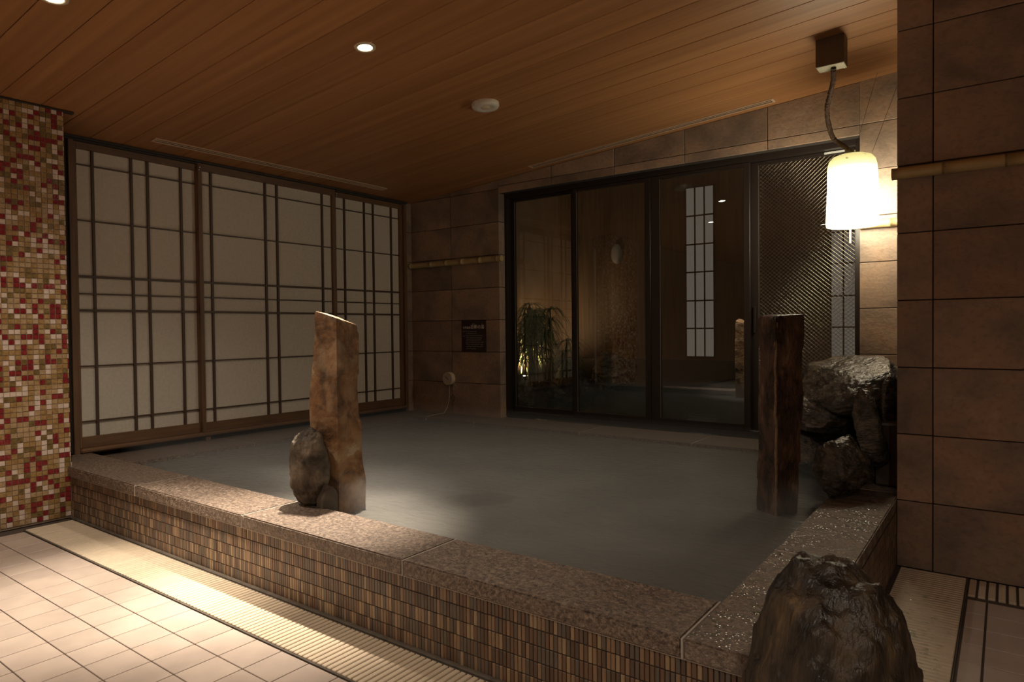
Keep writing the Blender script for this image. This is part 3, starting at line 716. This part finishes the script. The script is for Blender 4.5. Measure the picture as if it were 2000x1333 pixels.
sd = on_ceiling('smoke_detector', -2.723, 3.423, 'round white smoke detector on the board ceiling', 'smoke detector')
bm = bmesh.new(); add_lathe(bm, [(0.0, -0.026), (0.038, -0.027), (0.046, -0.030), (0.060, -0.031), (0.082, -0.027), (0.089, -0.016), (0.089, 0.001)], 48); fix_normals(bm)
link('housing', bm_mesh('housing', bm, M_WHITE), sd)
bm = bmesh.new(); add_lathe(bm, [(0.0, -0.029), (0.030, -0.029), (0.034, -0.0255)], 32); fix_normals(bm)
link('sensor_cap', bm_mesh('sensor_cap', bm, M_CREAM), sd)

def vent(name, x0, y0, x1, y1, along, label):
    v = on_ceiling(name, (x0+x1)/2, (y0+y1)/2, label, 'ceiling vent', 'slot vents')
    Ld = (y1-y0) if along == 'y' else (x1-x0)/math.cos(ang)
    W = 0.075
    def p(n, u0, u1, w0, w1, z0, z1, m):
        me = box_mesh(n, *( (w1-w0, u1-u0, z1-z0) if along == 'y' else (u1-u0, w1-w0, z1-z0) ), m, 0.001)
        loc = ((w0+w1)/2, (u0+u1)/2, (z0+z1)/2) if along == 'y' else ((u0+u1)/2, (w0+w1)/2, (z0+z1)/2)
        link(n, me, v, loc)
    vm = M_VENT
    p('frame_bar', -Ld/2, Ld/2, -W/2, -W/2+0.011, -0.007, 0.001, vm); p('frame_bar', -Ld/2, Ld/2, W/2-0.011, W/2, -0.007, 0.001, vm)
    p('frame_end', -Ld/2, -Ld/2+0.016, -W/2+0.011, W/2-0.011, -0.007, 0.001, vm); p('frame_end', Ld/2-0.016, Ld/2, -W/2+0.011, W/2-0.011, -0.007, 0.001, vm)
    p('blade', -Ld/2+0.016, Ld/2-0.016, -0.004, 0.004, -0.006, 0.001, vm)
    p('slot', -Ld/2+0.016, Ld/2-0.016, -W/2+0.011, W/2-0.011, -0.0012, 0.001, M_BLACK)
M_VENT = plain('vent_metal', (0.56, 0.39, 0.27), 0.35)
vent('ceiling_vent', -4.71, 2.241, -4.635, 4.35, 'y', 'long narrow slot vent above the paper screens')
vent('ceiling_vent', -3.355, 4.80, -1.297, 4.875, 'x', 'long narrow slot vent above the glass doors')

# ------------------------------------------------------------------ pendant lantern
pe = empty('pendant_lantern', (-0.771, 4.60, 1.718)); tag(pe, 'glowing white glass lantern hanging before the wire glass door', 'pendant lamp')
def lantern_mat():
    m = bpy.data.materials.new('lantern_glass'); m.use_nodes = True
    nt = m.node_tree; N = nt.nodes; L = nt.links; b = N['Principled BSDF']
    tc = N.new('ShaderNodeTexCoord'); sx = N.new('ShaderNodeSeparateXYZ'); L.new(tc.outputs['Object'], sx.inputs[0])
    cr = N.new('ShaderNodeValToRGB'); mr = N.new('ShaderNodeMapRange'); mr.inputs[1].default_value = 0.0; mr.inputs[2].default_value = 0.466
    L.new(sx.outputs['Z'], mr.inputs[0]); L.new(mr.outputs[0], cr.inputs[0])
    e = cr.color_ramp.elements; e[0].position = 0.0; e[0].color = (0.55, 0.40, 0.22, 1); e[1].position = 1.0; e[1].color = (0.019, 0.0165, 0.006, 1)
    for p, c in ((0.06, (1, .90, .66)), (0.64, (1, .90, .66)), (0.74, (0.10, 0.085, 0.05)), (0.82, (0.042, 0.037, 0.018)), (0.90, (0.028, 0.0245, 0.010))): q = e.new(p); q.color = (*c, 1)
    n = N.new('ShaderNodeTexNoise'); n.inputs['Scale'].default_value = 42; n.inputs['Detail'].default_value = 3; L.new(tc.outputs['Object'], n.inputs['Vector'])
    r2 = N.new('ShaderNodeMapRange'); r2.inputs[1].default_value = 0.655; r2.inputs[2].default_value = 0.70; r2.inputs[3].default_value = 1; r2.inputs[4].default_value = 0.45; L.new(n.outputs['Fac'], r2.inputs[0])
    r3 = N.new('ShaderNodeMapRange'); r3.inputs[1].default_value = 0.70; r3.inputs[2].default_value = 0.80; L.new(mr.outputs[0], r3.inputs[0])
    mx = N.new('ShaderNodeMixRGB'); mx.inputs[1].default_value = (1, 1, 1, 1); L.new(r3.outputs[0], mx.inputs[0]); L.new(r2.outputs[0], mx.inputs[2])
    ml = N.new('ShaderNodeMixRGB'); ml.blend_type = 'MULTIPLY'; ml.inputs[0].default_value = 1; L.new(cr.outputs[0], ml.inputs[1]); L.new(mx.outputs[0], ml.inputs[2])
    b.inputs['Base Color'].default_value = (0.6, 0.55, 0.42, 1); b.inputs['Roughness'].default_value = 0.35
    L.new(ml.outputs[0], b.inputs['Emission Color']); b.inputs['Emission Strength'].default_value = LANTERN
    return m
bm = bmesh.new()
add_lathe(bm, [(0.150, 0.006), (0.157, 0.000), (0.159, 0.010), (0.1575, 0.06), (0.153, 0.15), (0.150, 0.26), (0.150, 0.34), (0.148, 0.385), (0.138, 0.425), (0.118, 0.449), (0.085, 0.461), (0.04, 0.466), (0.0, 0.466)], 56)
for v in bm.verts: v.co.x *= 1 + 0.03*noise.noise(v.co*6); v.co.y *= 1 + 0.03*noise.noise(v.co*6 + Vector((9, 9, 9)))
fix_normals(bm)
link('shade', bm_mesh('shade', bm, lantern_mat()), pe).scale = (0.93, 0.93, 0.945)
bm = bmesh.new(); add_lathe(bm, [(0.0, 0.02), (0.10, 0.014), (0.149, 0.012)], 48); link('diffuser', bm_mesh('diffuser', bm, emit('lantern_bottom', (1, .8, .5), 5.0)), pe).scale = (0.93, 0.93, 0.945)
cord = [(-0.784, 4.12, 2.545), (-0.799, 4.181, 2.489), (-0.832, 4.252, 2.429), (-0.857, 4.312, 2.375), (-0.861, 4.371, 2.315), (-0.853, 4.431, 2.251), (-0.836, 4.463, 2.221), (-0.796, 4.51, 2.19), (-0.764, 4.55, 2.155)]
fine = []
for i in range(len(cord)-1):                   # Catmull-Rom through the cord points
    p0, p1, p2, p3 = (Vector(cord[max(i-1, 0)]), Vector(cord[i]), Vector(cord[i+1]), Vector(cord[min(i+2, len(cord)-1)]))
    for k in range(14):
        t = k/14; fine.append(0.5*((2*p1) + (p2-p0)*t + (2*p0-5*p1+4*p2-p3)*t*t + (3*p1-p0-3*p2+p3)*t**3))
fine.append(Vector(cord[-1]))
bm = bmesh.new(); add_tube(bm, fine, [0.0135*(1 + 0.25*noise.noise(Vector((i*0.9, 0, 0)))) for i in range(len(fine))], 12)
for v in bm.verts: v.co += Vector((noise.noise(v.co*90), noise.noise(v.co*90+Vector((5, 0, 0))), noise.noise(v.co*90+Vector((0, 5, 0)))))*0.003
link('cord', bm_mesh('cord', bm, M_ROPE, True), pe, -Vector(pe.location))
bm = bmesh.new(); add_box(bm, -0.868, -0.722, 4.07, 4.172, 2.553, 2.71); bmesh.ops.bevel(bm, geom=list(bm.edges), offset=0.002, segments=1, affect='EDGES')
cn = link('canopy', bm_mesh('canopy', bm, plain('canopy_metal', (0.10, 0.062, 0.036), 0.5, 0.0)), pe, -Vector(pe.location))
link('base_plate', box_mesh('base_plate', 0.142, 0.098, 0.004, plain('plate_metal', (0.50, 0.46, 0.35), 0.35, 0.6), 0.001), pe, Vector((-0.795, 4.121, 2.5515)) - pe.location)
for dx in (-0.06, 0.06):
    for dy in (-0.038, 0.038): link('screw', sme, pe, Vector((-0.795+dx, 4.121+dy, 2.5485)) - pe.location).scale = (.45, .45, .35)
for a, b in (((-0.761, 4.60, 2.165), (-0.672, 4.88, zc(-0.672))), ((-0.662, 4.60, 2.150), (-0.52, 4.88, zc(-0.52)))):
    bm = bmesh.new(); add_tube(bm, [a, b], 0.0010, 6); link('suspension_wire', bm_mesh('suspension_wire', bm, M_STEEL), pe, -Vector(pe.location))
link('wire_clamp', sme, pe, Vector((-0.758, 4.609, 2.184)) - pe.location).scale = (.8, .8, 1)

# ------------------------------------------------------------------ bamboo rails
def bamboo(x0, x1, y, z, r, nodes, label, end=0.0):
    b = empty('bamboo_rail', ((x0+x1)/2, y, z)); tag(b, label, 'bamboo rail', 'bamboo rails along the stone walls')
    xs = [x0] + list(nodes) + [x1]
    for a, c in zip(xs, xs[1:]):
        bm = bmesh.new(); add_tube(bm, [(a - (a+c)/2 + .001, 0, 0), (a*0.75+c*0.25-(a+c)/2, 0, 0), (a*0.25+c*0.75-(a+c)/2, 0, 0), (c-(a+c)/2-.001, 0, 0)], [r, r*0.975, r*0.975, r], 20)
        link('culm', bm_mesh('culm', bm, M_BAMBOO), b, ((a+c)/2 - b.location.x, 0, 0))
    for q in nodes:
        bm = bmesh.new(); add_tube(bm, [(-.004, 0, 0), (-.002, 0, 0), (.002, 0, 0), (.004, 0, 0)], [r*1.0, r*1.06, r*1.06, r*1.0], 20)
        link('node', bm_mesh('node', bm, M_BAMNODE), b, (q - b.location.x, 0, 0))
    return b
bamboo(-4.915, -3.742, YB-0.030, 1.752, 0.028, [-4.63, -4.43, -4.225, -4.005, -3.795], 'bamboo rail on the stone wall above the small sign')
bamboo(-0.783, -0.405, YB-0.030, 1.760, 0.027, [-0.60], 'bright bamboo rail on the pier behind the lantern')
bamboo(-0.420, 2.4, YR-0.030, 1.782, 0.026, [-0.223, -0.004, 0.25, 0.5, 0.8, 1.1, 1.4, 1.7, 2.0], 'bamboo rail on the large stone tiled wall')

# ------------------------------------------------------------------ small sign
sg = empty('notice_sign', (-4.107, YB, 1.036)); tag(sg, 'small dark maroon sign with pale Japanese writing', 'sign')
link('board', box_mesh('board', 0.298, 0.010, 0.298, M_SIGN, 0.001), sg, (0, -0.0065, 0))
def text(body, size, x, z, m, name='lettering'):
    cu = bpy.data.curves.new(name, 'FONT'); cu.body = body; cu.size = size; cu.extrude = 0.0006; cu.materials.append(m)
    cu.resolution_u = 3
    t_ = bpy.data.objects.new(name, cu); C.objects.link(t_); bpy.context.view_layer.update()
    me = bpy.data.meshes.new_from_object(t_.evaluated_get(bpy.context.evaluated_depsgraph_get()))
    bpy.data.objects.remove(t_); bpy.data.curves.remove(cu)
    return link(name, me, sg, (x, -0.0125, z), (PI/2, 0, 0))
text('天然温泉', 0.024, -0.130, 0.072, M_INK)
text('浪華の湯', 0.042, -0.034, 0.072, M_INK)
text('なにわ', 0.010, -0.012, 0.112, M_INK2); text('ゆ', 0.010, 0.104, 0.112, M_INK2)
rl = random.Random(3); bs = bmesh.new()
for i, (x0, x1) in enumerate(((-.092, .046), (-.092, .046), (-.092, .116), (-.092, .112), (-.092, .100), (-.092, .128), (-.092, .116), (-.092, .122), (-.092, .030))):
    z = 0.044 - 0.0205*i; x = x0
    segs = [(x0, x1)] + ([(-.132, -.104)] if i in (0, 2) else [])
    for a, b_ in segs:
        x = a
        while x < b_ - 0.006:                  # unreadable small print: strokes the size of characters
            for _ in range(4):
                dx = rl.uniform(0, .0075); dz = rl.uniform(-.0045, .0045)
                if rl.random() < .5: add_box(bs, x+dx, x+dx+.0012, -0.0124, -0.0118, z+dz-.003, z+dz+.003)
                else: add_box(bs, x+dx-.002, x+dx+.003, -0.0124, -0.0118, z+dz-.0006, z+dz+.0006)
            x += 0.0105
o = link('small_print', bm_mesh('small_print', bs, M_INK2), sg); tag(o, kind='stuff')

# ------------------------------------------------------------------ thermometer
th = empty('bath_thermometer', (-4.412, YB-0.002, 0.618)); tag(th, 'round cream dial thermometer with cable on the stone wall', 'thermometer')
rx = (PI/2, 0, 0)
bm = bmesh.new(); add_lathe(bm, [(0.0, 0.0), (0.063, 0.0), (0.066, 0.006), (0.066, 0.045), (0.060, 0.052), (0.054, 0.050)], 40); fix_normals(bm)
link('case', bm_mesh('case', bm, M_CREAM), th, (0, 0, 0), rx)
bm = bmesh.new(); add_lathe(bm, [(0.0, 0.0465), (0.055, 0.0465)], 40); link('dial', bm_mesh('dial', bm, plain('dial_face', (0.55, 0.49, 0.40), 0.5)), th, (0, 0, 0), rx)
link('needle', box_mesh('needle', 0.048, 0.002, 0.004, M_BLACK), th, (-0.010, -0.049, 0.006), (0, 0.72, 0))
bm = bmesh.new(); pts = [(-4.412, 4.925, 0.556), (-4.410, 4.925, 0.47), (-4.412, 4.92, 0.40), (-4.43, 4.91, 0.33), (-4.445, 4.88, 0.279), (-4.46, 4.76, 0.277), (-4.42, 4.62, 0.276), (-4.40, 4.578, 0.26), (-4.40, 4.573, 0.20)]
add_tube(bm, pts, 0.0028, 8); link('cable', bm_mesh('cable', bm, M_CREAM, True), th, -Vector(th.location))
bm = bmesh.new(); pts = [(-4.405+0.022*math.cos(a)+.03, 4.935, 0.425+0.028*math.sin(a)) for a in [2*PI*k/20 for k in range(21)]]
add_tube(bm, pts, 0.0022, 6); link('cable_loop', bm_mesh('cable_loop', bm, M_WALLD, True), th, -Vector(th.location))

# ------------------------------------------------------------------ beyond the glass: a small walled garden bath at night
XW = 8.2
gp = link('garden_pool_water', box_mesh('garden_pool_water', 4.84, 3.0, 0.1, M_WATERX), None, (-2.02, 6.63, 0.175)); tag(gp, 'dark greenish water of the garden pool beyond the glass', 'water', None, 'stuff')
wo = block('wall_outer_back', -6.2, 1.0, XW, XW+0.1, 0.1, 3.5, mat('outer_boards', [(0.3, (0.085, 0.046, 0.023)), (0.7, (0.15, 0.082, 0.042))], scale=3, stretch=(9, 9, .5), rough=.6)); tag(wo, kind='structure')
wo2 = block('wall_outer_left', -5.30, -5.20, 5.2, XW, 0.1, 3.5, mat('outer_plaster', [(0.3, (0.30, 0.17, 0.09)), (0.7, (0.40, 0.24, 0.14))], scale=4, rough=.8)); tag(wo2, kind='structure')
wn = block('wall_outer_base', -6.0, 1.0, XW-0.06, XW-0.002, 0.1, 0.68, plain('base_tile', (0.045, 0.042, 0.040), 0.3)); tag(wn, kind='structure')
M_LITPANE = emit('lit_pane', (0.62, 0.51, 0.44), 0.155)
def gwindow(n, x0, x1, cols, label):
    w = empty('window_%d' % n, ((x0+x1)/2, XW, 0.72)); tag(w, label, None, None, 'structure')
    zs = [0.72, 1.08, 1.43, 1.79, 2.14, 2.50, 2.86]; dx = (x1-x0)/cols
    for i in range(cols):
        for a, b in zip(zs, zs[1:]):
            link('pane', box_mesh('pane', dx-0.014, 0.006, b-a-0.016, M_LITPANE), w, Vector((x0+dx*(i+.5), XW-0.006, (a+b)/2)) - w.location)
    for i in range(cols+1): link('muntin', box_mesh('muntin', 0.016, 0.022, 2.16, M_LATTICE), w, Vector((x0+dx*i, XW-0.012, 1.79)) - w.location)
    for z in zs: link('muntin', box_mesh('muntin', x1-x0, 0.020, 0.018, M_LATTICE), w, Vector(((x0+x1)/2, XW-0.011, z)) - w.location)
gwindow(1, -3.285, -2.92, 3, 'tall lit paper window with three columns of panes')
gwindow(2, -1.59, -1.33, 2, 'lit paper window beyond the wire glass')
wl_ = empty('wall_lamp', (-4.26, XW-0.03, 2.10)); tag(wl_, 'unlit oval pale wall lamp on the far garden wall', 'wall lamp')
bm = bmesh.new(); add_lathe(bm, [(0.0, 0.055), (0.09, 0.05), (0.13, 0.03), (0.135, 0.0), (0.135, -0.03)], 32); link('cover', bm_mesh('cover', bm, plain('lamp_cover', (0.34, 0.29, 0.24), 0.5)), wl_, (0, 0, 0), rx).scale = (0.5, 1, 1)
GX = 'rocks around the garden pool'
rock('garden_stone', (-4.38, 6.02, 0.36), (0.19, 0.17, 0.23), 'rough grey rock at the glass beside the garden pool', M_EGG, 61, 5, 0.15, 0.08, 6, (0, 0, .3), 0.04, 'rock', GX)
rock('garden_stone', (-4.66, 6.22, 0.66), (0.13, 0.12, 0.34), 'slanting pale rock leaning before the garden plant', M_EGG, 62, 5, 0.14, 0.08, 6, (0.1, 0.55, 0), 0.04, 'rock', GX)
rock('garden_stone', (-4.55, 6.85, 0.34), (0.27, 0.19, 0.13), 'flat lit rock at the foot of the garden plant', M_EGG, 63, 5, 0.14, 0.08, 6, (0, 0, .2), 0.05, 'rock', GX)
rock('garden_stone', (-4.42, 7.25, 0.45), (0.20, 0.20, 0.24), 'dark rounded rock right of the garden plant', M_EGG, 64, 5, 0.14, 0.08, 6, (0, 0, .8), 0.04, 'rock', GX)
rock('garden_stone', (-4.25, 7.85, 0.48), (0.30, 0.25, 0.28), 'large dark rock far back by the garden wall', M_ROCKD, 65, 5, 0.14, 0.06, 6, (0, 0, .5), 0.04, 'rock', GX)
soil = block('garden_bed', -5.19, -4.45, 6.3, 8.13, 0.13, 0.40, mat('soil', [(0.3, (0.04, 0.025, 0.015)), (0.7, (0.09, 0.06, 0.035))], scale=12, rough=.9, bump=.5), None, 0.03, 2); tag(soil, 'dark soil bed under the garden plant', 'soil bed')
pt = empty('garden_palm', (-4.60, 6.80, 0.40)); tag(pt, 'drooping narrow-leaved garden plant lit from below', 'plant')
M_STEM = plain('stem', (0.10, 0.075, 0.04), 0.6); M_LEAF = [plain('leaf_green', (0.16, 0.22, 0.035), 0.45), plain('leaf_olive', (0.22, 0.22, 0.055), 0.45), plain('leaf_dark', (0.06, 0.10, 0.02), 0.45)]
rp = random.Random(12); bl = bmesh.new(); heads = []
for k in range(14):
    bx, by = rp.uniform(-.26, .30), rp.uniform(-.16, .20); hgt = rp.uniform(0.50, 1.02); tx, ty = bx*1.15 + rp.uniform(-.06, .06), by + rp.uniform(-.05, .05)
    bm = bmesh.new(); add_tube(bm, [(bx, by, -0.02), ((bx+tx)/2+.01, (by+ty)/2, hgt*.5), (tx, ty, hgt)], [0.013, 0.011, 0.008], 8)
    link('stem', bm_mesh('stem', bm, M_STEM), pt); heads.append((tx, ty, hgt, k))
for (hx, hy, hz, k) in heads:
    for lev in range(3):
        z0 = hz - lev*0.13
        if z0 < 0.28: continue
        for q in range(26):
            a = rp.uniform(0, 2*PI); Lf = rp.uniform(0.18, 0.36); drop = rp.uniform(0.7, 1.5); w = rp.uniform(0.006, 0.012)
            up_ = rp.uniform(0.2, 0.7); mi = rp.choice((0, 0, 1, 2)); prev = None
            sx_, sy_ = -math.sin(a), math.cos(a)
            for j in range(6):
                t = j/5; rr = Lf*(t*0.95); zz = z0 + Lf*(up_*t - drop*t*t); ww = w*(1-t)**0.6*(0.4+min(1, t*4)*0.6)
                c = Vector((hx+rr*math.cos(a), hy+rr*math.sin(a), zz))
                cur = [bl.verts.new(c + Vector((sx_*ww, sy_*ww, 0))), bl.verts.new(c + Vector((0, 0, -.002))), bl.verts.new(c - Vector((sx_*ww, sy_*ww, 0)))]
                if prev:
                    for e_ in (0, 1):
                        f = bl.faces.new((prev[e_], prev[e_+1], cur[e_+1], cur[e_])); f.material_index = mi
                prev = cur
o = link('foliage', bm_mesh('foliage', bl, M_LEAF), pt); tag(o, kind='stuff')
sp_ = empty('garden_spotlight', (-4.93, 6.95, 0.40)); tag(sp_, 'small garden spotlight hidden behind the plant stems', 'spotlight')
bm = bmesh.new(); add_lathe(bm, [(0.0, 0.0), (0.03, 0.0), (0.035, 0.02), (0.028, 0.08), (0.034, 0.10)], 24); fix_normals(bm); link('housing', bm_mesh('housing', bm, M_BLACK), sp_)
bm = bmesh.new(); add_lathe(bm, [(0.0, 0.098), (0.031, 0.098)], 24); link('lens', bm_mesh('lens', bm, emit('garden_lens', (1, .82, .6), 60)), sp_)
li = bpy.data.lights.new('garden_beam', 'SPOT'); li.energy = 60; li.color = (1.0, 0.76, 0.48); li.shadow_soft_size = 0.03; li.spot_size = math.radians(112); li.spot_blend = 0.9
lo = bpy.data.objects.new('garden_beam', li); C.objects.link(lo); lo.location = (-4.93, 6.95, 0.53)
lo.rotation_euler = (Vector((-5.06, 7.25, 0.98)) - lo.location).to_track_quat('-Z', 'Y').to_euler()

# ------------------------------------------------------------------ water drops standing on the wet rim
M_DROP = M_GLASS.copy(); M_DROP.name = 'drop_water'
for n_ in M_DROP.node_tree.nodes:
    if n_.type == 'MATH' and n_.operation == 'MULTIPLY_ADD': n_.inputs[2].default_value = 0.10
rd = random.Random(5); bm = bmesh.new()
for k in range(520):
    if k < 360:
        x = rd.uniform(-0.655, -0.415); y = rd.uniform(1.66, 3.25)
        if noise.noise(Vector((x*3.5, y*6.0, 4.2))) < 0.02: continue
        z = RIM
    else:
        x = rd.uniform(-0.36, -0.16); y = rd.uniform(2.2, 3.2); z = 0.0025
    r = rd.uniform(0.003, 0.013)*rd.uniform(0.5, 1); h = r*rd.uniform(0.14, 0.30); ax = rd.uniform(0.8, 1.7)
    ring = None
    for lev in range(4):
        a = lev/3*PI/2; rr = r*math.cos(a); zz = z - 0.0003 + h*math.sin(a)
        if lev == 3: cur = [bm.verts.new((x, y, zz))]
        else: cur = [bm.verts.new((x + rr*ax*math.cos(2*PI*q/10), y + rr*math.sin(2*PI*q/10), zz)) for q in range(10)]
        if ring:
            for q in range(10):
                vs = [ring[q], ring[(q+1) % 10]] + ([cur[0]] if len(cur) == 1 else [cur[(q+1) % 10], cur[q]])
                bm.faces.new(vs)
        ring = cur
dr_ = link('water_drops', bm_mesh('water_drops', bm, M_DROP, True)); tag(dr_, 'scattered water drops on the wet granite rim and grating', 'water drops', None, 'stuff')

# ------------------------------------------------------------------ thin steam lying on the hot water
sv = bpy.data.materials.new('steam'); sv.use_nodes = True; nt = sv.node_tree; nt.nodes.clear()
vs_ = nt.nodes.new('ShaderNodeVolumeScatter'); vs_.inputs['Color'].default_value = (1, 1, 1, 1); vs_.inputs['Density'].default_value = 0.29; vs_.inputs['Anisotropy'].default_value = 0.1
ou = nt.nodes.new('ShaderNodeOutputMaterial'); nt.links.new(vs_.outputs[0], ou.inputs['Volume'])
stm = link('steam', box_mesh('steam', 3.82, 2.66, 0.17, sv), None, (-2.586, 3.248, 0.252 + 0.085)); tag(stm, 'thin veil of steam hovering over the hot bath water', 'steam', None, 'stuff')

# ------------------------------------------------------------------ pieces that belong to a part
def wpos(o):
    p = Vector(o.location); q = o.parent
    while q is not None: p += Vector(q.location); q = q.parent
    return p
def sub(o, part):
    w = wpos(o); o.parent = part; o.location = w - wpos(part)
def kid(o, name): return [c for c in o.children if c.name.split('.')[0] == name]
can = kid(pe, 'canopy')[0]
for o in kid(pe, 'base_plate') + kid(pe, 'screw'): sub(o, can)
sub(kid(d4, 'wire_mesh')[0], kid(d4, 'pane')[0])
sub(kid(d4, 'handle')[0], kid(d4, 'stile')[0]); sub(kid(d4, 'sticker')[0], kid(d4, 'rail')[0])
for d in doors: sub(kid(d, 'glazing_bead')[0], kid(d, 'stile')[0])
for s_ in (s2, s3):
    for o in kid(s_, 'screw'): sub(o, kid(s_, 'stile')[0])
